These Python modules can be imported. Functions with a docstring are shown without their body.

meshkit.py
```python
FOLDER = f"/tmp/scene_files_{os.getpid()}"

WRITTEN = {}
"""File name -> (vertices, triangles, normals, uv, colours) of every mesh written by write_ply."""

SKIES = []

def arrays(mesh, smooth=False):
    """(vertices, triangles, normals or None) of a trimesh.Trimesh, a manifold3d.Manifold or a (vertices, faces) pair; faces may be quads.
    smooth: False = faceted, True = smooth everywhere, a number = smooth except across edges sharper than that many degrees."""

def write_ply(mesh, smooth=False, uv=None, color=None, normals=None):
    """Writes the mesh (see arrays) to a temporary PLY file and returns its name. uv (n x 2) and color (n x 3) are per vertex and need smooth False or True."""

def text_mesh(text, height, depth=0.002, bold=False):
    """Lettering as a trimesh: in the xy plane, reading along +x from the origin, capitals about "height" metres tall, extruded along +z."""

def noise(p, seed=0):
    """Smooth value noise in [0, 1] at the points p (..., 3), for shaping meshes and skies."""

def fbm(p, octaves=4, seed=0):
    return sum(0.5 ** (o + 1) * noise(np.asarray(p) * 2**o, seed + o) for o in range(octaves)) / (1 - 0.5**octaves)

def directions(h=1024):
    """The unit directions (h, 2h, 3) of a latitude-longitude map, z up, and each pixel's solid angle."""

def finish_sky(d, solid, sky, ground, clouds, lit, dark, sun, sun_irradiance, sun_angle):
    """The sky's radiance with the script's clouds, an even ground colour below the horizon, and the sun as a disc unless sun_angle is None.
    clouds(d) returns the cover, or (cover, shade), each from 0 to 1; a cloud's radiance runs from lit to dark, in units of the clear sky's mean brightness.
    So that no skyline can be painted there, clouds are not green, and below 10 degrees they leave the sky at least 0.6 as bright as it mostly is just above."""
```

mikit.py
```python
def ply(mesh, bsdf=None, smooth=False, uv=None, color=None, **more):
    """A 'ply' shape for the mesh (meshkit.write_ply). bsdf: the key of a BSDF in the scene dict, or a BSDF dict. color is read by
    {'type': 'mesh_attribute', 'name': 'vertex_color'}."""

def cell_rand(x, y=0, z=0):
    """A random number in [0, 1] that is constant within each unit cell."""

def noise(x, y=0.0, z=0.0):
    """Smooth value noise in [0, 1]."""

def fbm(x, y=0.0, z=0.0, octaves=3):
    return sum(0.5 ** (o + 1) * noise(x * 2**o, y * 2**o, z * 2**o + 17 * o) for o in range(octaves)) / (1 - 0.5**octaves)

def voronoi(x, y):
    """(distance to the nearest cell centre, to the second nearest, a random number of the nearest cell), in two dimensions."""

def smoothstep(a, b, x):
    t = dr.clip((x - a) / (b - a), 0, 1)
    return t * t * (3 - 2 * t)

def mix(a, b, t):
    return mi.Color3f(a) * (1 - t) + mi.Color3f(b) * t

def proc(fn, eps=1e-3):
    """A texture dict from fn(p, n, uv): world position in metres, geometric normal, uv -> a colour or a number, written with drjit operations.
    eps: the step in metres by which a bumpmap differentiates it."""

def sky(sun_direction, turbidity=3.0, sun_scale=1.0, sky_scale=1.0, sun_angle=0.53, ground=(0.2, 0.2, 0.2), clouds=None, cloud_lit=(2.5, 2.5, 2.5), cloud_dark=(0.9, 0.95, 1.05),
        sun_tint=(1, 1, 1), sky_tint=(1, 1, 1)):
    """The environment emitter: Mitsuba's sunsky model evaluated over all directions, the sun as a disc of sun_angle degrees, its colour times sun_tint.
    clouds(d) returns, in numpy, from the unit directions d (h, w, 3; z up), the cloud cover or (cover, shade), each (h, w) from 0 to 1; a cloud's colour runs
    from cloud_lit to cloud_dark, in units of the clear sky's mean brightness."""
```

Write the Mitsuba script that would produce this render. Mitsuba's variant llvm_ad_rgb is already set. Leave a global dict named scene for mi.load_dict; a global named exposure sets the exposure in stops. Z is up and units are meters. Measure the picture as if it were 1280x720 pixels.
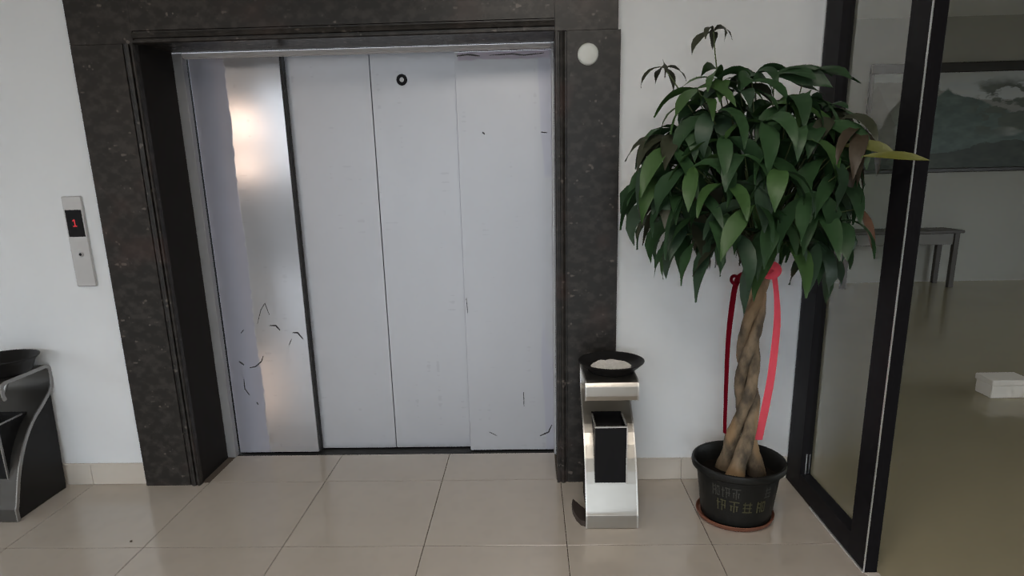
import math, random
import numpy as np, trimesh, manifold3d
import drjit as dr, mitsuba as mi
import mikit, meshkit
from mikit import noise, fbm, smoothstep, mix, voronoi

# ------------------------------------------------------------------ camera, sky, lights, exposure
exposure = 3.72
SF = mi.ScalarTransform4f
EYE = np.array([-0.1292, -3.0572, 1.5281])
FWD = np.array([-0.03139714, 0.9685666, -0.24676499])
UP = np.array([0.01583728, 0.24733781, 0.96879987])
scene = {'type': 'scene'}
labels = {}
scene['camera'] = {'type': 'perspective', 'fov': 2 * math.degrees(math.atan(640 / 825.457)), 'fov_axis': 'x',
                   'principal_point_offset_x': 0.0, 'principal_point_offset_y': -60.4 / 720.0,
                   'near_clip': 0.05, 'far_clip': 100.0,
                   'to_world': SF().look_at(origin=EYE.tolist(), target=(EYE + FWD).tolist(), up=UP.tolist())}


def overcast(d):
    return 0.97 - 0.1 * meshkit.fbm(d * 3.0, 3, 5), 0.45 * meshkit.fbm(d * 2.0, 3, 9)


scene['sky'] = mikit.sky(sun_direction=(-0.5, -0.5, 0.7), turbidity=4.0, sun_scale=0.0, sky_scale=1.0, ground=(0.22, 0.21, 0.2),
                         clouds=overcast, cloud_lit=(2.24, 2.42, 2.55), cloud_dark=(1.22, 1.34, 1.43))

LAMP = 0.62                                     # ceiling panel lamp of the lobby, outside the picture (built below)
WARM = 5.5                                      # warm lit light box on the rear wall, mirrored in the left door panel

# ------------------------------------------------------------------ materials
def P(name, color, rough=0.5, two=True, **kw):
    col = color if isinstance(color, dict) else {'type': 'rgb', 'value': list(color)}
    b = {'type': 'principled', 'base_color': col, 'roughness': rough, **kw}
    scene[name] = {'type': 'twosided', 'bsdf': b} if two else b


def wall_col(p, n, uv):
    return mix((0.69, 0.713, 0.735), (0.735, 0.752, 0.768), fbm(p.x * 2.3 + 7, p.y * 2.3, p.z * 2.3))


def stone_col(p, n, uv):
    a = fbm(p.x * 34, p.y * 34 + 3, p.z * 34, 4)
    c = mix((0.022, 0.020, 0.018), (0.048, 0.042, 0.038), smoothstep(0.35, 0.8, a))
    c = c * 0.70
    s = noise(p.x * 75 + 9, p.y * 75, p.z * 75) * noise(p.x * 21, p.y * 21, p.z * 21 + 4)
    c = mix(c, (0.16, 0.135, 0.12), 0.6 * smoothstep(0.50, 0.72, s))
    r = fbm(p.x * 5 + 40, p.y * 5, p.z * 5, 3)
    return mix(c, (0.060, 0.032, 0.027), 0.35 * smoothstep(0.60, 0.75, r))


def tile_col(p, n, uv):
    a = fbm(p.x * 3.1 + 20, p.y * 3.1 + 20, p.z, 4)
    c = mix((0.405, 0.362, 0.315), (0.450, 0.402, 0.350), a)
    return mix(c, (0.37, 0.33, 0.285), 0.15 * smoothstep(0.6, 0.8, noise(p.x * 24, p.y * 24, 2)))


def base_col(p, n, uv):
    return mix((0.50, 0.455, 0.40), (0.56, 0.515, 0.455), fbm(p.x * 6, p.y * 6, p.z * 6))


def film_mask(p):
    """where the old protective film still sticks to the left panel, with its own straight cut and torn spots"""
    e = -1.625 + 0.012 * noise(p.z * 5, 3) + 0.008 * noise(p.z * 40, 8)
    return smoothstep(e + 0.004, e - 0.004, p.x)


def steel_tone(p):
    a = fbm(p.x * 1.7 + 3, 1.0, p.z * 0.8, 3)
    c = mix((0.385, 0.390, 0.415), (0.435, 0.440, 0.465), a)
    st = noise(p.x * 9, p.z * 90, 3) * noise(p.x * 40, p.z * 4, 1)
    return mix(c, (0.30, 0.30, 0.325), 0.35 * smoothstep(0.66, 0.85, st))


def steel_door_col(p, n, uv):
    e4 = -0.09 + 0.03 * noise(p.z * 4, 5)
    return mix(steel_tone(p), (0.35, 0.35, 0.42), 0.6 * smoothstep(e4, e4 + 0.01, p.x) * smoothstep(0.35, 0.4, noise(p.x * 3, p.z * 1.6 + 9)))


def steel_film_col(p, n, uv):
    return mix(steel_tone(p), mix((0.32, 0.32, 0.365), (0.35, 0.345, 0.42), fbm(p.x * 4, 2, p.z * 2.2)), 0.85 * film_mask(p))


def steel_film_rough(p, n, uv):
    return 0.11 + 0.37 * film_mask(p) + 0.05 * noise(p.x * 8, p.z * 3)


def bark_col(p, n, uv):
    a = fbm(p.x * 30, p.y * 30, p.z * 14, 4)
    c = mix((0.060, 0.047, 0.033), (0.21, 0.155, 0.10), smoothstep(0.25, 0.75, a))
    return mix(c, (0.32, 0.20, 0.10), 0.7 * smoothstep(0.5, 0.75, noise(p.x * 13, p.y * 13, p.z * 5 + 3)))


def soil_col(p, n, uv):
    return mix((0.004, 0.0035, 0.003), (0.013, 0.010, 0.008), fbm(p.x * 60, p.y * 60, p.z * 60))


def ash_col(p, n, uv):
    return mix((0.55, 0.53, 0.50), (0.72, 0.70, 0.67), noise(p.x * 160, p.y * 160, p.z * 160))


def side_floor_col(p, n, uv):
    return mix((0.29, 0.255, 0.17), (0.33, 0.29, 0.195), fbm(p.x * 2, p.y * 2, 1))


def painting_col(p, n, uv):
    u = (p.x - 3.98) / 2.6
    v = (p.z - 1.40) / 1.12
    wob = fbm(u * 9, v * 9, 3.0, 4)
    fine = fbm(u * 26, v * 22, 7.0, 4)
    sky = mix((0.50, 0.56, 0.60), (0.66, 0.66, 0.62), fbm(u * 4, v * 7, 1))
    hill_far = 0.62 + 0.30 * noise(u * 3.3 + 0.4, 2) - 0.12 * u + 0.10 * (wob - 0.5)
    c = mix(sky, mix((0.27, 0.27, 0.25), (0.36, 0.36, 0.33), fine), smoothstep(0.0, 0.02, hill_far - v))
    hill = 0.84 - dr.select(u > 0.34, 0.85, 1.5) * dr.abs(u - 0.34) + 0.12 * (wob - 0.5)
    c = mix(c, mix((0.07, 0.11, 0.10), (0.17, 0.23, 0.20), fine), smoothstep(0.0, 0.03, hill - v))
    tree = smoothstep(0.40, 0.52, fbm(u * 16 + 2, v * 15, 5.0, 4)) * smoothstep(0.44, 0.52, u + 0.1 * (wob - 0.5)) * smoothstep(0.30, 0.42, v) * smoothstep(0.97, 0.84, v + 0.2 * (wob - 0.5))
    c = mix(c, mix((0.06, 0.08, 0.06), (0.14, 0.16, 0.12), fine), 0.9 * tree)
    left = 0.86 - 3.6 * dr.abs(u - 0.02) + 0.1 * (wob - 0.5)
    c = mix(c, mix((0.22, 0.21, 0.19), (0.30, 0.29, 0.26), fine), smoothstep(0.0, 0.03, left - v))
    fall = smoothstep(0.045, 0.02, dr.abs(u - 0.155 - 0.03 * noise(v * 7, 1))) * smoothstep(0.18, 0.26, v) * smoothstep(0.74, 0.64, v)
    c = mix(c, (0.62, 0.66, 0.66), 0.85 * fall)
    mist = smoothstep(0.48, 0.66, fbm(u * 5 + 4, v * 8, 2.0, 3)) * smoothstep(0.15, 0.3, v) * smoothstep(0.6, 0.45, v) * smoothstep(0.55, 0.75, u)
    c = mix(c, (0.55, 0.56, 0.54), 0.8 * mist)
    low = 0.23 + 0.16 * (noise(u * 8, 5) - 0.5) + 0.1 * (fine - 0.5)
    return mix(c, mix((0.025, 0.035, 0.03), (0.08, 0.10, 0.075), fine), smoothstep(0.0, 0.02, low - v))


T = mikit.proc
P('m_wall', T(wall_col), 0.75, specular=0.2)
P('m_ceiling', (0.72, 0.72, 0.70), 0.9)
P('m_stone', T(stone_col), 0.34, specular=0.3)
P('m_tile', T(tile_col), 0.13, specular=0.75)
P('m_grout', (0.09, 0.07, 0.055), 0.9)
P('m_base', T(base_col), 0.25, specular=0.5)
P('m_door', T(steel_door_col), 0.40, metallic=0.6, specular=0.5)
P('m_doorfilm', T(steel_film_col), T(steel_film_rough), metallic=0.6, specular=0.5)
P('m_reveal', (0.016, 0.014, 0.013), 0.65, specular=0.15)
P('m_jamb', (0.46, 0.46, 0.47), 0.45, metallic=0.6)
P('m_head', (0.62, 0.61, 0.62), 0.5, metallic=0.2)
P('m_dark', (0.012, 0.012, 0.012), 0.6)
P('m_tear', (0.05, 0.05, 0.055), 0.6)
P('m_film', (0.42, 0.39, 0.47), 0.4)
P('m_steel', (0.43, 0.41, 0.375), 0.34, metallic=1.0)
P('m_shadedsteel', (0.10, 0.097, 0.092), 0.42, metallic=0.9)  # darker copy of the bin steel, dim left reflections put into its colour
P('m_darkedge', (0.32, 0.315, 0.31), 0.4, metallic=0.9)  # dim reflections of the left bin put into edge colour; keyhole core shares it
P('m_edge', (0.62, 0.61, 0.59), 0.38, metallic=0.9)
P('m_panel', (0.52, 0.52, 0.52), 0.4, metallic=0.75)
P('m_black', (0.007, 0.007, 0.008), 0.45, specular=0.15)
P('m_blackpl', (0.009, 0.0085, 0.0085), 0.4, specular=0.2)
P('m_flange', (0.035, 0.025, 0.02), 0.5)
P('m_frame', (0.007, 0.0065, 0.008), 0.5, specular=0.12)
P('m_alu', (0.75, 0.76, 0.78), 0.3, metallic=0.8)
P('m_ash', T(ash_col), 0.9)
P('m_disc', (0.60, 0.62, 0.60), 0.5)
P('m_pot', (0.010, 0.010, 0.009), 0.45, specular=0.25)
P('m_print', (0.050, 0.047, 0.020), 0.5)
P('m_print2', (0.034, 0.034, 0.029), 0.5)
P('m_saucer', (0.16, 0.06, 0.035), 0.5)
P('m_soil', T(soil_col), 0.95, specular=0.1)
P('m_bark', T(bark_col), 0.8)
P('m_twig', (0.06, 0.085, 0.03), 0.6)
P('m_sidefloor', T(side_floor_col), 0.13, specular=0.5)
P('m_sidewall', (0.46, 0.455, 0.41), 0.8)
P('m_paint', T(painting_col), 0.5)
P('m_woodframe', (0.035, 0.032, 0.026), 0.4)
P('m_table', (0.075, 0.065, 0.055), 0.4)
P('m_apron', (0.20, 0.19, 0.17), 0.5)
P('m_whitebox', (0.78, 0.74, 0.68), 0.5)
P('m_crumb', (0.05, 0.035, 0.025), 0.8)
LEAFC = [(0.021, 0.054, 0.019), (0.017, 0.044, 0.017), (0.035, 0.078, 0.022), (0.023, 0.048, 0.026), (0.030, 0.034, 0.020), (0.085, 0.088, 0.014), (0.10, 0.05, 0.03), (0.085, 0.09, 0.022), (0.040, 0.030, 0.019)]
for i, c in enumerate(LEAFC):
    P(f'm_leaf{i}', c, 0.5, specular=0.35)
for k, c, t in (('m_ribbon', (0.93, 0.12, 0.17), 0.55), ('m_ribbonshade', (0.14, 0.006, 0.014), 0.3)):  # second colour is a shaded copy of the ribbon red, shade painted in
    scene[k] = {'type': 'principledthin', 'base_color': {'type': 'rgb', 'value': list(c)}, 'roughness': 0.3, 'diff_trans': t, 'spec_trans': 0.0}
scene['m_glass'] = {'type': 'thindielectric', 'int_ior': 1.72, 'specular_transmittance': {'type': 'rgb', 'value': [0.98, 1.0, 0.96]}}


# ------------------------------------------------------------------ helpers
def box(x0, x1, y0, y1, z0, z1, ch=0.0):
    if ch <= 0:
        return trimesh.creation.box(bounds=[[x0, y0, z0], [x1, y1, z1]])
    pts = []
    for sx, x in ((1, x0), (-1, x1)):
        for sy, y in ((1, y0), (-1, y1)):
            for sz, z in ((1, z0), (-1, z1)):
                pts += [(x, y + sy * ch, z + sz * ch), (x + sx * ch, y, z + sz * ch), (x + sx * ch, y + sy * ch, z)]
    return trimesh.convex.convex_hull(np.array(pts))


def cat(*m):
    return trimesh.util.concatenate(list(m))


def tube(pts, rad, sides=8, caps=True, ref=(0.3, 0.5, 0.8)):
    p = np.asarray(pts, float)
    r = np.broadcast_to(rad, (len(p),))
    t = np.gradient(p, axis=0)
    t /= np.linalg.norm(t, axis=1, keepdims=True) + 1e-12
    a = np.cross(t, np.asarray(ref, float))
    a /= np.linalg.norm(a, axis=1, keepdims=True) + 1e-12
    b = np.cross(t, a)
    th = np.arange(sides) * 2 * np.pi / sides
    v = p[:, None] + r[:, None, None] * (np.cos(th)[None, :, None] * a[:, None] + np.sin(th)[None, :, None] * b[:, None])
    f = []
    for i in range(len(p) - 1):
        for j in range(sides):
            k = (j + 1) % sides
            f += [(i * sides + j, i * sides + k, (i + 1) * sides + k), (i * sides + j, (i + 1) * sides + k, (i + 1) * sides + j)]
    v = v.reshape(-1, 3)
    if caps:
        n = len(v)
        v = np.vstack([v, p[:1], p[-1:]])
        for j in range(sides):
            k = (j + 1) % sides
            f += [(n, k, j), (n + 1, (len(p) - 1) * sides + j, (len(p) - 1) * sides + k)]
    m = trimesh.Trimesh(v, np.array(f), process=False)
    m.fix_normals()
    return m


def lathe(profile, c, n=48):
    m = trimesh.creation.revolve(np.asarray(profile, float), sections=n)
    m.apply_translation(c)
    return m


def prism_x(poly, x0, x1):
    """extrude a (y, z) polygon along x"""
    from shapely.geometry import Polygon
    g = Polygon(poly).buffer(0)
    m = trimesh.creation.extrude_polygon(g, x1 - x0, engine='earcut')
    v = np.array(m.vertices)
    m = trimesh.Trimesh(np.stack([v[:, 2] + x0, v[:, 0], v[:, 1]], -1), m.faces, process=False)
    m.fix_normals()
    return m


def numbered(key):
    if key not in scene and key not in labels:
        return key
    i = 1
    while f'{key}_{i:03d}' in scene or f'{key}_{i:03d}' in labels:
        i += 1
    return f'{key}_{i:03d}'


def obj(name, mesh, m, parent=None, smooth=False, **more):
    key = numbered(name if parent is None else parent + '__' + name)
    scene[key] = mikit.ply(mesh, m, smooth=smooth, **more)
    return key


def thing(name, label, cat_, group=None, kind=None):
    key = numbered(name)
    labels[key] = {'label': label, 'category': cat_}
    if group:
        labels[key]['group'] = group
    if kind:
        labels[key]['kind'] = kind
    return key


def tag(key, label, cat_, group=None, kind=None):
    labels[key] = {'label': label, 'category': cat_}
    if group:
        labels[key]['group'] = group
    if kind:
        labels[key]['kind'] = kind
    return key


def struct(name, mesh, m, label, cat_, **kw):
    return tag(obj(name, mesh, m, **kw), label, cat_, kind='structure')


# ------------------------------------------------------------------ the lobby shell
LX, RY, H = -6.0, -7.0, 2.9                     # left wall, rear wall, ceiling height
PX = 1.12                                       # lobby face of the glazed partition
OX0, OX1, OZ = -2.11, 0.25, 2.40                # outline of the stone surround
struct('wall_back', cat(box(LX, OX0 + 0.02, 0, 0.15, 0, H), box(OX1 - 0.02, 1.175, 0, 0.15, 0, H), box(OX0 + 0.02, OX1 - 0.02, 0, 0.15, OZ - 0.02, H)),
       'm_wall', 'white painted wall around the stone lift surround, behind the money tree', 'wall')
struct('wall_left', cat(box(LX - 0.15, LX, RY, 0.15, 0, 0.5), box(LX - 0.15, LX, RY, 0.15, 2.6, H), box(LX - 0.15, LX, -1.6, 0.15, 0.5, 2.6), box(LX - 0.15, LX, RY, -3.2, 0.5, 2.6)),
       'm_wall', 'white lobby wall on the left side outside the picture', 'wall')
struct('wall_rear', cat(box(LX, -4.36, RY - 0.15, RY, 0, H), box(-4.36, 1.0, RY - 0.15, RY, 2.82, H), box(1.0, 1.175, RY - 0.15, RY, 0, H)),
       'm_wall', 'white lobby wall with the entrance opening behind the camera', 'wall')
struct('ceiling', box(LX, 1.175, RY, 0.15, H, H + 0.1), 'm_ceiling', 'white ceiling of the lift lobby', 'ceiling')
struct('wall_over', box(PX, 1.175, RY, 0.15, H, 3.2), 'm_wall', 'strip of wall above the glass partition', 'wall')

lp_ = thing('ceiling_lamp', 'flat white ceiling panel lamp of the lobby, above the picture', 'lamp')
obj('housing', box(-0.65, 0.65, -3.05, -1.75, H - 0.03, H - 0.002, 0.004), 'm_alu', lp_)
dm_ = trimesh.Trimesh([(-0.6, -3.0, H - 0.031), (0.6, -3.0, H - 0.031), (0.6, -1.8, H - 0.031), (-0.6, -1.8, H - 0.031)], [(0, 2, 1), (0, 3, 2)], process=False)
obj('diffuser', dm_, 'm_ceiling', lp_, emitter={'type': 'area', 'radiance': {'type': 'rgb', 'value': [LAMP * 1.05, LAMP * 0.96, LAMP * 0.85]}})
wl_ = thing('light_box', 'warm lit light box on the rear wall, outside the picture', 'lamp')
for z0, z1 in ((2.02, 2.52), (1.50, 1.84)):
    obj('housing', box(-4.93, -4.37, RY + 0.001, RY + 0.06, z0, z1, 0.004), 'm_alu', wl_)
    q_ = trimesh.Trimesh([(-4.9, RY + 0.062, z0 + 0.03), (-4.4, RY + 0.062, z0 + 0.03), (-4.4, RY + 0.062, z1 - 0.03), (-4.9, RY + 0.062, z1 - 0.03)], [(0, 2, 1), (0, 3, 2)], process=False)
    obj('face', q_, 'm_ceiling', wl_, emitter={'type': 'area', 'radiance': {'type': 'rgb', 'value': [WARM * 0.16, WARM * 0.115, WARM * 0.085]}})

fl = struct('floor', box(LX, 1.175, RY, 0.46, -0.05, -0.0025), 'm_grout', 'polished beige floor tiles of the lift lobby', 'floor')
for i in range(-10, 2):
    for j in range(-12, 1):
        x0, x1 = i * 0.6, i * 0.6 + 0.6
        y0, y1 = j * 0.6, j * 0.6 + 0.6
        if j == 0:
            if x1 < -1.82 or x0 > -0.02:
                continue
            x0, x1, y1 = max(x0, -1.825), min(x1, -0.018), 0.325
        x1 = min(x1, PX + 0.004)
        y0 = max(y0, RY)
        if x1 - x0 < 0.05:
            continue
        g = 0.0017
        obj('tile', box(x0 + g, x1 - g, y0 + g, y1 - g, -0.012, 0.0, 0.0008), 'm_tile', fl)

for side, x0, x1, t in (('left', LX, OX0 - 0.001, 'glossy beige skirting tiles below the white wall left of the lift'), ('right', OX1 + 0.001, PX - 0.001, 'beige skirting tiles below the white wall behind the money tree')):
    key = thing('baseboard_' + side, t, 'baseboard', kind='structure')
    x = math.floor(x0 / 0.6) * 0.6
    while x < x1:
        a, b = max(x, x0), min(x + 0.6, x1)
        if b - a > 0.03:
            obj('tile', box(a + 0.0008, b - 0.0008, -0.012, 0.0, 0.001, 0.115, 0.002), 'm_base', key)
        x += 0.6

# ------------------------------------------------------------------ stone surround of the lift
tr = thing('trim_1', 'speckled dark brown stone surround framing the lift doors', 'door surround', kind='structure')
IX0, IX1, IZ = -1.83, -0.017, 2.085             # opening


def moulded(sign, x_in, z1):
    """upright slab: flat face, a groove, and a small bead along the opening"""
    pr = [(x_in, -0.030), (x_in, 0.0), (x_in - sign * 0.28, 0.0), (x_in - sign * 0.28, -0.030), (x_in - sign * 0.052, -0.030), (x_in - sign * 0.050, -0.024), (x_in - sign * 0.044, -0.024),
          (x_in - sign * 0.042, -0.036), (x_in - sign * 0.032, -0.041), (x_in - sign * 0.022, -0.036), (x_in - sign * 0.020, -0.024), (x_in - sign * 0.014, -0.024), (x_in - sign * 0.012, -0.036), (x_in - sign * 0.004, -0.036)]
    from shapely.geometry import Polygon
    m = trimesh.creation.extrude_polygon(Polygon(pr).buffer(0), z1, engine='earcut')
    return m


obj('jamb', moulded(1, IX0, IZ), 'm_stone', tr)
obj('jamb', moulded(-1, IX1, IZ), 'm_stone', tr)
# corner blocks beside the lintel and the lintel itself, same moulding along its lower edge
lp = [(-0.030, IZ), (0.0, IZ), (0.0, OZ), (-0.030, OZ), (-0.030, IZ + 0.052), (-0.024, IZ + 0.050), (-0.024, IZ + 0.044), (-0.036, IZ + 0.042), (-0.041, IZ + 0.032), (-0.036, IZ + 0.022),
      (-0.024, IZ + 0.020), (-0.024, IZ + 0.014), (-0.036, IZ + 0.012), (-0.036, IZ + 0.004)]
obj('lintel', prism_x(lp, IX0, IX1), 'm_stone', tr)
obj('corner_slab', box(IX0 - 0.28, IX0 - 0.0006, -0.030, 0.0, IZ + 0.0006, OZ, 0.001), 'm_stone', tr)
obj('corner_slab', box(IX1 + 0.0006, IX1 + 0.268, -0.030, 0.0, IZ + 0.0006, OZ, 0.001), 'm_stone', tr)
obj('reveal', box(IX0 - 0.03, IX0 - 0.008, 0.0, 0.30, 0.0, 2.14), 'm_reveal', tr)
obj('reveal', box(IX1 + 0.006, IX1 + 0.03, 0.0, 0.30, 0.0, 2.14), 'm_stone', tr)
obj('soffit', box(IX0 - 0.008, -1.3405, 0.0, 0.30, 2.100, 2.14), 'm_stone', tr)
obj('soffit', box(-1.3395, IX1 + 0.006, 0.0, 0.30, 2.100, 2.14), 'm_stone', tr)

# ------------------------------------------------------------------ lift doors
dk = thing('door_1', 'grey steel lift doors of four tall panels inside the dark stone surround', 'elevator door', kind='structure')
pan = []
for x0, x1, y, zt in ((-1.788, -1.340, 0.350, 2.11), (-1.352, -0.9118, 0.398, 2.11), (-0.9088, -0.470, 0.398, 2.11), (-0.4855, -0.012, 0.350, 2.075)):
    pan.append(obj('panel', box(x0, x1, y, y + 0.035, 0.008, zt, 0.0015), 'm_door' if pan else 'm_doorfilm', dk))
obj('jamb', cat(box(-1.868, -1.793, 0.302, 0.345, 0.0, 2.099, 0.002)), 'm_jamb', dk)
obj('jamb', cat(box(-0.021, 0.01, 0.302, 0.345, 0.0, 2.099, 0.002)), 'm_jamb', dk)
obj('header', box(-1.792, -0.022, 0.302, 0.345, 2.076, 2.099, 0.003), 'm_head', dk)
obj('sill', box(-1.83, 0.0, 0.327, 0.45, -0.03, 0.0005), 'm_dark', dk)
obj('gap_shade', box(-1.3385, -1.3300, 0.3535, 0.3975, 0.01, 2.09), 'm_dark', dk)  # black strip painted in for the shade in the gap beside the panel
k = obj('keyhole', lathe([(0.0, 0.0), (0.012, 0.0), (0.014, 0.004), (0.024, 0.005), (0.027, 0.0), (0.027, -0.004), (0.0, -0.004)], (0, 0, 0), 28).apply_transform(
    trimesh.transformations.rotation_matrix(math.pi / 2, (1, 0, 0))).apply_translation((-0.755, 0.397, 1.963)), 'm_black', dk, smooth=40)
labels[k] = {'label': 'small black ringed release keyhole'}
obj('keyhole_core', lathe([(0.0, 0.0), (0.011, 0.0), (0.011, -0.003), (0.0, -0.003)], (0, 0, 0), 20).apply_transform(
    trimesh.transformations.rotation_matrix(math.pi / 2, (1, 0, 0))).apply_translation((-0.755, 0.3955, 1.963)), 'm_darkedge', dk)


def tear(pts, y, w):
    p = [(x, y, z) for x, z in pts]
    d = np.linspace(0, len(p) - 1, 4 * (len(p) - 1) + 1)
    q = np.stack([np.interp(d, range(len(p)), [a[c] for a in p]) for c in range(3)], -1)
    r = w * (0.35 + 0.65 * np.sin(np.linspace(0.25, 2.9, len(q))))
    return tube(q, r, 5, ref=(0, 1, 0.01))


for pts, w in (([(-1.602, .751), (-1.575, .825), (-1.549, .863), (-1.531, .798)], .0018), ([(-1.538, .741), (-1.503, .74), (-1.484, .714)], .004), ([(-1.416, .699), (-1.39, .699), (-1.364, .663)], .004),
               ([(-1.728, .543), (-1.704, .524)], .004), ([(-1.675, .506), (-1.639, .514), (-1.605, .541), (-1.592, .572)], .0035), ([(-1.714, .442), (-1.716, .387), (-1.694, .349)], .003),
               ([(-1.659, .307), (-1.652, .293)], .003), ([(-1.444, .63), (-1.425, .665)], .002), ([(-1.70, .70), (-1.68, .72)], .002)):
    obj('film_tear', tear(pts, 0.349, w), 'm_tear', pan[0])
for pts, w in (([(-.316, 2.056), (-.208, 2.060), (-.151, 2.052), (-.055, 2.060)], .004), ([(-.474, 2.057), (-.42, 2.063), (-.362, 2.054)], .005), ([(-.074, 1.697), (-.043, 1.693)], .003),
               ([(-.363, 1.704), (-.351, 1.693)], .004), ([(-.476, .874), (-.470, .788)], .002), ([(-.184, .347), (-.183, .264)], .0025), ([(-.099, .089), (-.05, .112), (-.032, .154)], .004), ([(-.377, .116), (-.334, .092)], .002)):
    obj('film_tear', tear(pts, 0.349, w), 'm_tear', pan[3])
rng = np.random.default_rng(4)
xs = np.linspace(-0.47, -0.03, 14)
zz = 2.045 - 0.012 * rng.random(14)
v = np.array([(x, 0.3485, 2.072) for x in xs] + [(x, 0.3485 - 0.002 * (i % 2), z) for i, (x, z) in enumerate(zip(xs, zz))])
f = [(i, i + 14, i + 1) for i in range(13)] + [(i + 1, i + 14, i + 15) for i in range(13)]
obj('film_strip', trimesh.Trimesh(v, np.array(f), process=False), 'm_film', pan[3])
struct('wall_shaft_backing', box(-1.95, 0.1, 0.47, 0.52, -0.05, 2.3), 'm_dark', 'dark board added in the lift shaft behind the door panels to block light', 'wall')  # unseen board added to stop light and keep the door gaps black

# ------------------------------------------------------------------ white round cover on the stone
key = obj('round_cover', lathe([(0.0, 0.016), (0.030, 0.015), (0.040, 0.011), (0.0445, 0.004), (0.0445, 0.0), (0.0, 0.0)], (0, 0, 0), 40).apply_transform(
    trimesh.transformations.rotation_matrix(math.pi / 2, (1, 0, 0))).apply_translation((0.125, -0.030, 1.990)), 'm_disc', smooth=35)
tag(key, 'small white round cover on the dark stone at upper right of the lift doors', 'wall plate')

# ------------------------------------------------------------------ call panel
cp = thing('call_panel', 'tall narrow steel lift call panel with a red floor digit on the white wall', 'call panel')
obj('plate', box(-2.288, -2.194, -0.016, 0.0, 1.030, 1.450, 0.004), 'm_panel', cp)
d = obj('display', box(-2.279, -2.203, -0.019, -0.0155, 1.265, 1.388, 0.001), 'm_black', cp)
labels[d] = {'label': 'black display window with a red digit'}
scene['m_red'] = {'type': 'diffuse', 'reflectance': {'type': 'rgb', 'value': [0.3, 0.02, 0.02]}}
dm = meshkit.text_mesh('1', 0.032, 0.001)
dm.apply_transform(trimesh.transformations.rotation_matrix(math.pi / 2, (1, 0, 0)))
dm.apply_translation((-2.241 - dm.bounds.mean(0)[0], -0.0192, 1.312 - 0.0))
obj('digit', dm, 'm_red', d, emitter={'type': 'area', 'radiance': {'type': 'rgb', 'value': [0.04, 0.003, 0.004]}})
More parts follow.
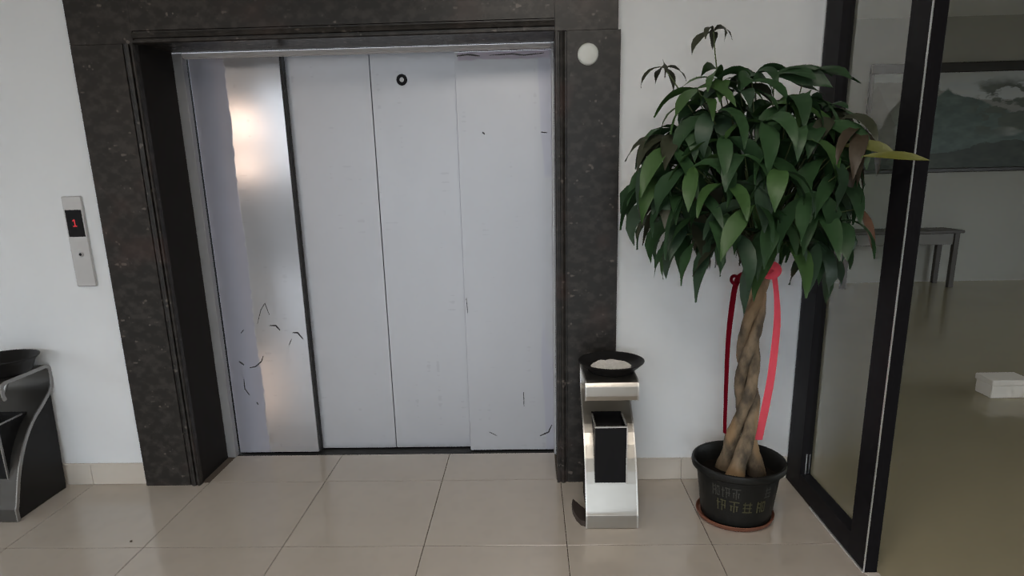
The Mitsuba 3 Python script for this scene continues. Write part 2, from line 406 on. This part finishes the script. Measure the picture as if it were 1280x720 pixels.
b = obj('button', lathe([(0.0, 0.006), (0.010, 0.005), (0.013, 0.0), (0.0, 0.0)], (0, 0, 0), 24).apply_transform(
    trimesh.transformations.rotation_matrix(math.pi / 2, (1, 0, 0))).apply_translation((-2.240, -0.0155, 1.183)), 'm_jamb', cp, smooth=40)
obj('button_mark', lathe([(0.0, 0.001), (0.007, 0.0), (0.0, 0.0)], (0, 0, 0), 16).apply_transform(
    trimesh.transformations.rotation_matrix(math.pi / 2, (1, 0, 0))).apply_translation((-2.240, -0.0216, 1.183)), 'm_black', b)

# ------------------------------------------------------------------ S-shaped steel litter bins
RIB = [(0, 0.003), (0.0, 0.062), (0.010, 0.076), (0.024, 0.12), (0.047, 0.186), (0.068, 0.235), (0.094, 0.285), (0.125, 0.334), (0.160, 0.377), (0.19, 0.407), (0.222, 0.433), (0.262, 0.459), (0.30, 0.485),
       (0.340, 0.515), (0.364, 0.545), (0.372, 0.585), (0.372, 0.625), (0.360, 0.640), (0.340, 0.643), (0.09, 0.643), (0.074, 0.638), (0.066, 0.624), (0.066, 0.585), (0.072, 0.566)]


def make_bin(x0, yf, label, flange, m_st='m_steel', m_ed='m_edge', lift=0.0):
    """x0: left edge, yf: y of the foot of the front sheet; the back stands toward +y"""
    from shapely.geometry import LineString
    w = 0.222
    t = thing('litter_bin', label, 'trash can', 'litter bins beside the lift')
    rib = LineString(RIB).buffer(0.006, cap_style=2, join_style=1, quad_segs=3)
    poly = np.array(rib.exterior.coords)
    m = prism_x(poly, x0 + 0.002, x0 + w - 0.002)
    m.apply_translation((0, yf, 0))
    obj('steel_ribbon', m, m_st, t, smooth=35)
    for xa, xb in ((x0 - 0.002, x0 + 0.004), (x0 + w - 0.004, x0 + w + 0.002)):
        e = prism_x(np.array(LineString(RIB).buffer(0.0085, cap_style=2, join_style=1, quad_segs=3).exterior.coords), xa, xb)
        e.apply_translation((0, yf, 0))
        obj('edge_band', e, m_ed, t)
    bp = [(0.012, 0.002), (0.016, 0.07), (0.036, 0.13), (0.057, 0.186), (0.104, 0.285), (0.168, 0.375), (0.228, 0.430), (0.305, 0.484), (0.345, 0.518), (0.36, 0.55), (0.35, 0.3), (0.335, 0.002)]
    bm = prism_x(bp, x0 + 0.012, x0 + w - 0.012)
    bm.apply_translation((0, yf, 0))
    obj('back_body', bm, 'm_blackpl', t)
    # the liner pokes out through the slope
    xa, xb, ya, yb, za, zb = x0 + 0.040, x0 + 0.174, yf + 0.044, yf + 0.232, 0.20, 0.449
    th = 0.004
    liner = cat(box(xa, xb, ya, ya + th, za - 0.02, zb), box(xa, xa + th, ya, yb, za, zb), box(xb - th, xb, ya, yb, za, zb), box(xa, xb, yb - th, yb, za, zb - 0.02), box(xa, xb, ya + 0.01, yb, za, za + 0.004))
    ln = obj('liner', liner, 'm_black', t)
    obj('rim', cat(box(xa - 0.002, xb + 0.002, ya - 0.003, ya + 0.005, zb, zb + 0.006), box(xa - 0.002, xa + 0.004, ya, yb - 0.03, zb, zb + 0.006), box(xb - 0.004, xb + 0.003, ya, yb - 0.03, zb, zb + 0.006)), m_ed, ln)
    obj('corner_trim', box(xb - 0.001, xb + 0.004, ya - 0.002, ya + 0.008, za - 0.01, zb), m_ed, ln)
    rl = LineString(RIB[6:11] + [(0.240, 0.445)]).buffer(0.0075, cap_style=2, quad_segs=2)
    op = prism_x(np.array(rl.exterior.coords), xa, xb)
    op.apply_translation((0, yf, 0))
    obj('throat', op, 'm_black', ln)
    c = (x0 + 0.125, yf + 0.222, 0.0)
    obj('ash_bowl', lathe([(0.0, 0.6495), (0.098, 0.6495), (0.102, 0.653), (0.106, 0.660), (0.124, 0.675 + lift), (0.140, 0.690 + lift), (0.144, 0.693 + lift), (0.145, 0.697 + lift), (0.141, 0.698 + lift), (0.129, 0.690 + lift), (0.110, 0.676 + lift * 0.6), (0.085, 0.668), (0.0, 0.666)], c), 'm_blackpl', t, smooth=35)
    if lift == 0:
        n = 24
        a = np.linspace(0, 2 * np.pi, n, endpoint=False)
        rr = np.array([0.0, 0.025, 0.05, 0.075, 0.094])
        vs, fs = [(0, 0, 0.690)], []
        for i, r in enumerate(rr[1:]):
            for th_ in a:
                q = np.array([r * math.cos(th_), r * math.sin(th_), 0])
                vs.append((q[0], q[1], 0.671 + 0.020 * (1 - (r / 0.094)) + 0.022 * (meshkit.fbm((q + x0 * 3) * 40, 3, 2) - 0.5) * (i < 3) - (0.004 if i == 3 else 0)))
        for j in range(n):
            fs.append((0, 1 + j, 1 + (j + 1) % n))
        for i in range(3):
            for j in range(n):
                p_, q_ = 1 + i * n + j, 1 + i * n + (j + 1) % n
                fs += [(p_, p_ + n, q_ + n), (p_, q_ + n, q_)]
        am = trimesh.Trimesh(np.array(vs) + np.array(c), np.array(fs), process=False)
        k_ = obj('ash_sand', am, 'm_ash', t, smooth=True)
        labels[k_] = {'label': 'pale heaped ash and sand'}
    if flange:
        from shapely.geometry import Polygon
        lune = Polygon([(0.046, -0.252), (0.038, -0.30), (0.040, -0.35), (0.052, -0.405), (0.070, -0.445), (0.092, -0.458), (0.104, -0.44), (0.104, -0.36), (0.080, -0.32), (0.060, -0.28)])
        fm = trimesh.creation.extrude_polygon(lune, 0.026, engine='earcut')
        fm.apply_translation((0, 0, 0.0005))
        k_ = obj('base_flange', fm, 'm_flange', t)
        labels[k_] = {'label': 'dark brown curved foot sticking out on the left'}
    return t


make_bin(0.0905, -0.468, 'S-shaped steel litter bin between the lift and the money tree', True)
make_bin(-2.731, -0.378, 'S-shaped steel litter bin cut off by the left edge', False, 'm_shadedsteel', 'm_darkedge', 0.030)

# ------------------------------------------------------------------ glazed partition
gp = thing('glass_partition', 'black framed glass partition panel standing beside the potted money tree', 'partition')
labels[gp]['kind'] = 'structure'
obj('post', box(PX, PX + 0.05, -0.164, -0.004, 0.0, H, 0.002), 'm_frame', gp)
obj('post', box(PX, PX + 0.05, -0.800, -0.672, 0.0, H, 0.002), 'm_frame', gp)
obj('bottom_rail', box(PX, PX + 0.05, -0.672, -0.164, 0.004, 0.100, 0.002), 'm_frame', gp)
obj('top_rail', box(PX, PX + 0.05, -0.672, -0.164, H - 0.10, H, 0.002), 'm_frame', gp)
pane = trimesh.Trimesh([(PX + 0.03, -0.680, 0.09), (PX + 0.03, -0.156, 0.09), (PX + 0.03, -0.156, H - 0.09), (PX + 0.03, -0.680, H - 0.09)], [(0, 1, 2), (0, 2, 3)], process=False)
obj('pane', pane, 'm_glass', gp)
obj('edge_strip', box(PX - 0.003, PX + 0.001, -0.8035, -0.7985, 0.0, H), 'm_alu', gp)
obj('edge_strip', box(PX - 0.003, PX, -0.0085, -0.0045, 0.116, H), 'm_alu', gp)
obj('edge_strip', box(PX + 0.0215, PX + 0.0245, -0.170, -0.1642, 0.1, 0.2), 'm_alu', gp)
obj('seal', box(PX - 0.006, PX - 0.0005, -0.80, -0.30, 0.0, 0.006), 'm_alu', gp)
ts = struct('trim_2', box(PX + 0.003, PX + 0.052, -3.6, -0.805, -0.05, 0.004, 0.001), 'm_base', 'pale threshold strip in the doorway beside the black post', 'threshold')
struct('wall_right', box(PX, PX + 0.055, RY, -3.6, 0.0, H), 'm_wall', 'white lobby wall past the doorway on the right', 'wall')

# ------------------------------------------------------------------ the room behind the glass
FY, FX, SH = 5.45, 8.0, 3.12
struct('floor_side', box(PX + 0.055, FX, RY, FY, -0.05, -0.0005), 'm_sidefloor', 'glossy olive floor of the dim room behind the glass', 'floor')
struct('ceiling_side', box(1.175, FX, RY, FY, SH, SH + 0.1), 'm_ceiling', 'ceiling of the dim room behind the glass', 'ceiling')
struct('wall_far', box(PX + 0.055, FX, FY, FY + 0.15, 0.0, SH), 'm_sidewall', 'grey far wall carrying the large landscape painting', 'wall')
struct('wall_side', box(1.04, 1.175, 0.15, FY, 0.0, SH), 'm_sidewall', 'grey wall of the dim room running back from the lift', 'wall')
struct('wall_side_right', cat(box(FX, FX + 0.15, RY, FY, 0.0, 0.8), box(FX, FX + 0.15, RY, FY, 2.6, SH), box(FX, FX + 0.15, 2.2, FY, 0.8, 2.6), box(FX, FX + 0.15, RY, -4.0, 0.8, 2.6)),
       'm_sidewall', 'grey wall with a window on the right of the dim room', 'wall')
struct('wall_side_rear', box(1.175, FX, RY - 0.15, RY, 0.0, SH), 'm_sidewall', 'grey wall of the dim room behind the camera', 'wall')

pt = thing('landscape_painting', 'large dark framed landscape painting hanging on the far wall behind the glass', 'painting')
X0, X1, Z0, Z1, yb = 3.93, 6.63, 1.355, 2.615, FY
obj('canvas', box(X0 + 0.02, X1 - 0.02, yb - 0.025, yb - 0.002, Z0 + 0.02, Z1 - 0.02), 'm_paint', pt)
obj('frame_bar', box(X0, X1, yb - 0.045, yb - 0.001, Z1 - 0.11, Z1, 0.008), 'm_woodframe', pt)
obj('frame_bar', box(X0, X1, yb - 0.045, yb - 0.001, Z0, Z0 + 0.05, 0.008), 'm_woodframe', pt)
obj('frame_bar', box(X0, X0 + 0.05, yb - 0.045, yb - 0.001, Z0 + 0.05, Z1 - 0.11, 0.008), 'm_woodframe', pt)
obj('frame_bar', box(X1 - 0.05, X1, yb - 0.045, yb - 0.001, Z0 + 0.05, Z1 - 0.11, 0.008), 'm_woodframe', pt)

tb = thing('console_table', 'low dark console table under the painting behind the glass', 'table')
obj('table_top', box(3.60, 5.02, 4.98, 5.40, 0.655, 0.69, 0.005), 'm_table', tb)
obj('apron', box(3.66, 4.96, 5.02, 5.04, 0.52, 0.655, 0.003), 'm_apron', tb)
for x in (3.64, 4.92):
    for y in (5.0, 5.32):
        obj('leg', box(x, x + 0.06, y, y + 0.06, 0.0, 0.655, 0.004), 'm_table', tb)

wb = thing('white_box', 'white box on the dim floor behind the glass partition', 'box')
obj('body', box(2.85, 3.09, 1.10, 1.26, 0.0, 0.085, 0.004), 'm_whitebox', wb)
obj('lid', box(2.842, 3.098, 1.092, 1.268, 0.085, 0.125, 0.006), 'm_whitebox', wb)

cr = trimesh.creation.icosphere(subdivisions=2, radius=0.006)
cr.vertices = cr.vertices * (1 + 0.5 * (meshkit.fbm(cr.vertices * 120, 2, 3)[:, None] - 0.5)) * np.array([1, 0.8, 0.6])
cr.apply_translation((-1.878, -0.555, 0.0034))
tag(obj('floor_crumb', cr, 'm_crumb', smooth=True), 'tiny dark crumb lying on the floor tiles in front of the white wall', 'crumb')

# ------------------------------------------------------------------ potted money tree
PC = np.array([0.765, -0.358, 0.0])
mt = thing('potted_money_tree', 'tall money tree with braided trunk, red ribbon and drooping leaves in a dark pot', 'potted plant')
pot = obj('pot', lathe([(0.0, 0.012), (0.143, 0.012), (0.150, 0.020), (0.176, 0.235), (0.190, 0.238), (0.198, 0.246), (0.200, 0.262), (0.197, 0.273), (0.190, 0.275), (0.182, 0.266), (0.176, 0.240), (0.160, 0.16), (0.0, 0.16)], PC, 64), 'm_pot', mt, smooth=35)
labels[pot] = {'label': 'dark plastic pot with faded printed characters'}
sc = obj('saucer', lathe([(0.0, 0.001), (0.150, 0.001), (0.160, 0.008), (0.168, 0.026), (0.165, 0.028), (0.156, 0.012), (0.0, 0.0105)], PC - np.array([0.004, 0, 0]), 56), 'm_saucer', mt, smooth=35)
labels[sc] = {'label': 'reddish brown saucer under the pot'}
n = 40
rr = np.linspace(0, 0.172, 7)[1:]
a = np.linspace(0, 2 * np.pi, n, endpoint=False)
vs = [(0, 0, 0.205)]
for r in rr:
    for th in a:
        q = np.array([r * math.cos(th), r * math.sin(th), 0])
        vs.append((q[0], q[1], 0.198 + 0.02 * (meshkit.fbm(q * 22 + 5, 4, 1) - 0.5)))
fs = [(0, 1 + j, 1 + (j + 1) % n) for j in range(n)]
for i in range(len(rr) - 1):
    for j in range(n):
        p_, q_ = 1 + i * n + j, 1 + i * n + (j + 1) % n
        fs += [(p_, p_ + n, q_ + n), (p_, q_ + n, q_)]
obj('soil', trimesh.Trimesh(np.array(vs) + PC, np.array(fs), process=False), 'm_soil', mt, smooth=True)


def wrap(u0, u1, z0, z1):
    """a printed stroke on the tapering side of the pot; u is the distance along the wall from the camera-facing side"""
    th = lambda u: -math.pi / 2 - 0.30 + u / 0.165
    R = lambda z: 0.150 + (z - 0.020) * (0.026 / 0.215) + 0.0008
    us = np.linspace(u0, u1, 4)
    v = [(PC[0] + R(z) * math.cos(th(u)), PC[1] + R(z) * math.sin(th(u)), z) for z in (z0, z1) for u in us]
    f = [(i, i + 1, i + 5) for i in range(3)] + [(i, i + 5, i + 4) for i in range(3)]
    return trimesh.Trimesh(v, f, process=False)


GL = [  # stroke boxes of four faded characters, in a unit square
    [(0.05, 0.2, 0, 1), (0.2, 0.5, 0.75, 0.85), (0.2, 0.5, 0.4, 0.5), (0.42, 0.52, 0, 1), (0.62, 0.72, 0.1, 0.95), (0.72, 1, 0.82, 0.95), (0.9, 1, 0.1, 0.9), (0.62, 1, 0.05, 0.15)],
    [(0.1, 0.22, 0, 0.95), (0.0, 0.4, 0.62, 0.72), (0.55, 0.65, 0, 1), (0.4, 1, 0.85, 0.95), (0.85, 0.95, 0.2, 0.85), (0.5, 1, 0.45, 0.53)],
    [(0.0, 1, 0.86, 0.96), (0.44, 0.56, 0.0, 0.9), (0.1, 0.35, 0.5, 0.6), (0.66, 0.9, 0.5, 0.6), (0.15, 0.27, 0.1, 0.55), (0.72, 0.84, 0.1, 0.55)],
    [(0.05, 0.95, 0.72, 0.82), (0.2, 0.3, 0.1, 1), (0.68, 0.78, 0.1, 1), (0.05, 0.95, 0.42, 0.5), (0.0, 1, 0.05, 0.15)]]
for row, (zb, hh, uw, m_, us) in enumerate(((0.158, 0.052, 0.034, 'm_print2', (-0.105, -0.062, -0.020, 0.115)), (0.092, 0.056, 0.042, 'm_print', (-0.085, -0.030, 0.025, 0.085)))):
    for gi, u in enumerate(us):
        g = GL[(gi + row) % 4]
        k_ = obj('printed_character', cat(*[wrap(u + a0 * uw, u + a1 * uw, zb + b0 * hh, zb + b1 * hh) for a0, a1, b0, b1 in g]), m_, pot)

# braided trunk
zs = np.linspace(0.185, 1.14, 46)
cx = np.interp(zs, [0.185, 0.3, 0.543, 0.722, 0.894, 1.095, 1.14], [0.768, 0.772, 0.785, 0.772, 0.783, 0.803, 0.806])
for s in range(3):
    ph = -2.15 + s * 2 * math.pi / 3 + np.cumsum(np.interp(zs, [0.18, 0.30, 0.45, 1.14], [0.02, 0.07, 0.21, 0.22]))
    off = np.interp(zs, [0.185, 0.30, 0.45, 0.70, 1.14], [0.082, 0.052, 0.030, 0.028, 0.023])
    rad = np.interp(zs, [0.185, 0.23, 0.30, 0.45, 0.70, 1.14], [0.041, 0.040, 0.033, 0.026, 0.0235, 0.0205])
    pts = np.stack([cx + off * np.cos(ph), PC[1] + off * np.sin(ph), zs], -1)
    rad = rad * (1 + 0.34 * (meshkit.fbm(pts * np.array([9, 9, 14.0]) + s * 7, 3, s) - 0.5))
    tm = tube(pts, rad, 14)
    nv = np.array(tm.vertex_normals)
    tm.vertices = tm.vertices + nv * (0.009 * (meshkit.fbm(np.array(tm.vertices) * np.array([60, 60, 26.0]), 3, 8) - 0.5))[:, None]
    obj('stem', tm, 'm_bark', mt, smooth=True)

# leaves
rng = np.random.default_rng(21)


def leaflet(base, az, e0, e1, L, W, roll=0.0, nseg=7):
    """one drooping leaflet: heading az, elevation bends from e0 to e1 (radians) along its length"""
    p = np.array(base, float)
    s = np.linspace(0, 1, nseg + 1)
    wid = W * np.array([0.08, 0.42, 0.78, 1.0, 0.96, 0.72, 0.36, 0.02])[:nseg + 1] * 0.5
    h = np.array([math.cos(az), math.sin(az), 0.0])
    side0 = np.array([-math.sin(az), math.cos(az), 0.0])
    v = []
    for i, t in enumerate(s):
        e = e0 + (e1 - e0) * min(1.0, t * 1.25)
        dvec = h * math.cos(e) + np.array([0, 0, math.sin(e)])
        nrm = np.cross(dvec, side0)
        side = side0 * math.cos(roll) + nrm * math.sin(roll)
        nr = np.cross(dvec, side)
        nr = nr if nr[2] > 0 else -nr
        wv = 0.06 * W * math.sin(t * 9 + az * 3)
        v += [p - side * wid[i] + nr * (0.20 * wid[i] + wv), p - nr * 0.0, p + side * wid[i] + nr * (0.20 * wid[i] - wv)]
        p = p + dvec * L / nseg
    f = []
    for i in range(nseg):
        for j in range(2):
            a_ = i * 3 + j
            f += [(a_, a_ + 1, a_ + 4), (a_, a_ + 4, a_ + 3)]
    return trimesh.Trimesh(np.array(v), np.array(f), process=False)


crown = np.array([0.806, PC[1], 1.12])
petioles = [[] for _ in range(7)]
leaves = []


def inside(m, lo=(0.2, -0.98, 0.9), hi=(1.108, -0.02, 2.2)):
    b_ = m.bounds
    return b_[0][0] > lo[0] and b_[1][0] < hi[0] and b_[1][1] < hi[1]


def palm(hub, k, az0, L, W, e0=0.2, e1=-1.2, spread=2 * math.pi, mat=None, way=None, roll=0.0):
    hub = np.array(hub, float)
    for i in range(k):
        az = az0 + spread * (i / k - 0.5 + 0.5 / k) + rng.normal(0, 0.22)
        l_ = L * (0.82 + 0.32 * rng.random())
        m = leaflet(hub, az, e0 + rng.normal(0, 0.30), e1 + rng.normal(0, 0.22), l_, W * (0.85 + 0.3 * rng.random()), rng.normal(roll, 0.45))
        if not inside(m):
            m = leaflet(hub, az, -0.9, -1.5, l_ * 0.85, W, 0.0)
            if not inside(m):
                continue
        c = mat if mat is not None else int(rng.choice([0, 0, 1, 1, 2, 3, 4], p=[.2, .15, .2, .12, .13, .12, .08]))
        leaves.append((m, c))
    st = crown + np.array([rng.normal(0, 0.02), rng.normal(0, 0.02), rng.random() * 0.06])
    mid = st * 0.45 + hub * 0.55 + np.array([0, 0, 0.05]) if way is None else np.array(way, float)
    t = np.linspace(0, 1, 9)[:, None]
    crv = (1 - t) ** 2 * st + 2 * t * (1 - t) * mid + t ** 2 * hub
    ang = math.atan2(hub[1] - crown[1], hub[0] - crown[0])
    petioles[int((ang + math.pi) / (2 * math.pi) * 6.999)].append(tube(crv, np.linspace(0.005, 0.0022, 9), 5))


CC = np.array([0.715, PC[1] - 0.03, 1.475])
k = 0
golden = math.pi * (3 - math.sqrt(5))
NH = 58
for i in range(NH):
    u = 0.99 - 1.86 * (i + 0.5) / NH                    # from the top of the crown to well below its middle
    r = math.sqrt(max(0, 1 - u * u)) ** 0.8
    th = i * golden + 0.4
    hub = CC + np.array([0.345 * r * math.cos(th), 0.28 * r * math.sin(th), 0.265 * u]) * (0.88 + 0.2 * rng.random())
    if hub[1] > -0.12:
        hub[1] = -0.12
    palm(hub, 6, th, 0.25, 0.064, 0.25 - 0.45 * (1 - max(u, 0)), -1.42 - 0.12 * rng.random())
# sprouts that stand clear of the crown
palm((0.565, -0.36, 2.005), 5, 0.3, 0.115, 0.030, 0.5, -1.35, mat=4, way=(0.60, -0.36, 1.70))
palm((0.385, -0.36, 1.885), 5, 0.6, 0.125, 0.034, 0.3, -1.2, mat=4, way=(0.52, -0.36, 1.72))
palm((0.60, -0.38, 1.825), 6, 0.2, 0.21, 0.058, 0.25, -0.95, mat=2)
palm((0.73, -0.36, 1.855), 5, 0.1, 0.15, 0.050, 0.2, -0.9, mat=1)
palm((0.78, -0.42, 1.84), 4, -0.3, 0.20, 0.066, 0.15, -0.5, spread=1.6, mat=1, roll=0.75)
palm((0.88, -0.45, 1.83), 3, -0.2, 0.21, 0.062, 0.1, -0.45, spread=1.0, mat=1, roll=0.75)
palm((0.70, -0.42, 1.82), 5, 1.8, 0.18, 0.058, 0.2, -1.0, mat=0, roll=0.4)
palm((0.50, -0.42, 1.80), 5, 2.8, 0.20, 0.055, 0.2, -1.0, mat=2, roll=0.3)
palm((1.045, -0.60, 1.63), 5, -1.5, 0.23, 0.052, -0.2, -1.4, spread=2.6, mat=8)  # this and the next: brown leaves added for leaves mirrored in the pane
palm((1.055, -0.50, 1.56), 5, -1.3, 0.22, 0.055, -0.4, -1.5, spread=2.4, mat=8)
palm((1.05, -0.40, 1.72), 4, -1.2, 0.20, 0.050, -0.1, -1.2, spread=2.2, mat=4)
palm((0.98, -0.60, 1.31), 6, -0.6, 0.22, 0.066, -0.1, -1.2, mat=1)
palm((0.93, -0.58, 1.24), 5, -0.9, 0.22, 0.075, -0.6, -1.45, mat=3)
palm((0.66, -0.42, 1.78), 6, 0.9, 0.20, 0.058, 0.3, -1.1)
palm((0.52, -0.40, 1.745), 6, 0.3, 0.21, 0.058, 0.3, -1.2, mat=2)
palm((0.90, -0.42, 1.755), 6, 0.6, 0.20, 0.058, 0.2, -1.0, mat=0)
palm((0.84, -0.45, 1.72), 6, 0.2, 0.21, 0.058, 0.1, -1.2)
palm((0.97, -0.40, 1.705), 4, -1.6, 0.17, 0.055, 0.2, -0.5, spread=2.8, mat=1)
palm((0.97, -0.55, 1.665), 5, -1.2, 0.20, 0.055, 0.1, -1.2, mat=4)
palm((0.98, -0.42, 1.40), 5, -0.9, 0.20, 0.055, -0.1, -1.3, spread=3.6, mat=3)
palm((0.42, -0.42, 1.42), 5, 3.4, 0.19, 0.058, 0.0, -1.1, spread=3.6)
palm((0.43, -0.40, 1.62), 5, 3.2, 0.22, 0.060, 0.3, -1.2, spread=3.2, mat=4)
for base, az, e0, e1, L, W, c in (((0.56, -0.52, 1.27), 3.6, -1.1, -1.5, 0.27, 0.075, 3), ((0.955, -0.52, 1.22), 0.2, -1.1, -1.55, 0.24, 0.085, 1), ((0.70, -0.56, 1.20), 3.9, -1.2, -1.6, 0.24, 0.052, 3),
                                  ((0.84, -0.60, 1.46), 4.6, -1.0, -1.55, 0.24, 0.070, 2), ((0.69, -0.62, 1.52), 4.7, -1.0, -1.5, 0.25, 0.075, 3), ((0.985, -0.74, 1.54), -0.75, 0.04, -0.22, 0.20, 0.034, 5),
                                  ((0.95, -0.66, 1.575), -0.65, 0.1, -0.5, 0.18, 0.045, 7), ((1.065, -0.60, 1.36), -1.2, -1.0, -1.25, 0.17, 0.045, 6), ((0.50, -0.50, 1.25), 3.5, -1.0, -1.5, 0.19, 0.06, 0), ((0.42, -0.46, 1.26), 3.3, -0.9, -1.4, 0.18, 0.05, 1)):
    leaves.insert(0, (leaflet(base, az, e0, e1, L, W, 0.9 if c in (5, 7) else 0.0), c))  # the rolled yellow leaves are added in place of reflections in the glass
    petioles[0].append(tube(np.linspace(np.array(base), crown * 0.4 + np.array(base) * 0.6 + np.array([0, 0, 0.06]), 4), 0.0025, 5))
score = [np.linalg.norm((m.bounds.mean(0) - CC)[[0, 2]]) * 0.8 - m.bounds.mean(0)[1] + (5 if i < 10 else 0) for i, (m, c) in enumerate(leaves)]
order = np.argsort(score)[::-1]
for i in order[:296]:
    obj('leaf', leaves[i][0], f'm_leaf{leaves[i][1]}', mt, smooth=True)
inner = obj('inner_foliage', cat(*[leaves[i][0] for i in order[296:]]), 'm_leaf1', mt, smooth=True)
labels[inner] = {'kind': 'stuff'}
for g in petioles:
    if g:
        obj('branch', cat(*g), 'm_twig', mt, smooth=True)


# red ribbon
def strip(pts, widths, facing, thick=0.0):
    p = np.array(pts, float)
    d_ = np.linspace(0, len(p) - 1, 6 * (len(p) - 1) + 1)
    from scipy.interpolate import CubicSpline
    q = CubicSpline(np.arange(len(p)), p)(d_)
    w = np.interp(d_, np.arange(len(p)), widths)
    fdir = np.stack([np.interp(d_, np.arange(len(p)), [x[c] for x in facing]) for c in range(3)], -1)
    t = np.gradient(q, axis=0)
    t /= np.linalg.norm(t, axis=1, keepdims=True)
    sd = np.cross(t, fdir)
    sd /= np.linalg.norm(sd, axis=1, keepdims=True) + 1e-9
    nn = np.cross(sd, t)
    m_ = len(q)
    v = np.vstack([q - sd * w[:, None] / 2, q + nn * (0.1 * w)[:, None], q + sd * w[:, None] / 2])
    f = []
    for i in range(m_ - 1):
        for c in range(2):
            a_ = c * m_ + i
            f += [(a_, a_ + 1, a_ + m_ + 1), (a_, a_ + m_ + 1, a_ + m_)]
    return trimesh.Trimesh(v, np.array(f), process=False)


a = np.linspace(0, 2 * np.pi, 28)
wrapv = []
for z_, o in ((1.085, 0.0), (1.125, 0.004)):
    wrapv += [(0.803 + (0.049 + o) * math.cos(t), PC[1] + (0.049 + o) * math.sin(t), z_ - 0.012 * math.sin(t + 0.8)) for t in a]
nw = len(a)
wf = [(i, i + 1, nw + i + 1) for i in range(nw - 1)] + [(i, nw + i + 1, nw + i) for i in range(nw - 1)]
rk = obj('ribbon', trimesh.Trimesh(np.array(wrapv), np.array(wf), process=False), 'm_ribbon', mt, smooth=True)
labels[rk] = {'label': 'red satin ribbon tied round the trunk'}
F = (0.1, -1, 0.2)
obj('ribbon_tail', strip([(0.835, -0.415, 1.10), (0.850, -0.42, 1.02), (0.866, -0.41, 0.90), (0.872, -0.39, 0.78), (0.870, -0.38, 0.65), (0.858, -0.37, 0.50), (0.845, -0.36, 0.36)], [0.022, 0.022, 0.030, 0.033, 0.034, 0.036, 0.034], [F] * 7), 'm_ribbon', rk, smooth=True)
G = (-0.9, -0.45, 0.1)
obj('ribbon_tail', strip([(0.775, -0.41, 1.105), (0.72, -0.43, 1.10), (0.688, -0.42, 1.06), (0.679, -0.41, 0.95), (0.676, -0.40, 0.82), (0.682, -0.39, 0.60), (0.690, -0.38, 0.40)], [0.02, 0.022, 0.03, 0.032, 0.028, 0.024, 0.02], [F, F, G, G, G, G, G]), 'm_ribbonshade', rk, smooth=True)
obj('ribbon_bow', strip([(0.785, -0.418, 1.10), (0.76, -0.445, 1.125), (0.735, -0.452, 1.115), (0.745, -0.44, 1.085), (0.785, -0.42, 1.095)], [0.02, 0.034, 0.03, 0.03, 0.018], [(0.2, -1, 0.5)] * 5), 'm_ribbon', rk, smooth=True)
obj('ribbon_bow', strip([(0.79, -0.418, 1.10), (0.815, -0.45, 1.135), (0.838, -0.45, 1.115), (0.825, -0.435, 1.09), (0.79, -0.42, 1.095)], [0.02, 0.032, 0.03, 0.028, 0.018], [(-0.2, -1, 0.4)] * 5), 'm_ribbon', rk, smooth=True)
obj('ribbon_curl', strip([(0.70, -0.41, 1.075), (0.675, -0.42, 1.09), (0.665, -0.43, 1.075), (0.676, -0.44, 1.062), (0.69, -0.43, 1.07)], [0.012, 0.014, 0.014, 0.012, 0.008], [(0, -1, 0.1)] * 5), 'm_ribbonshade', rk, smooth=True)
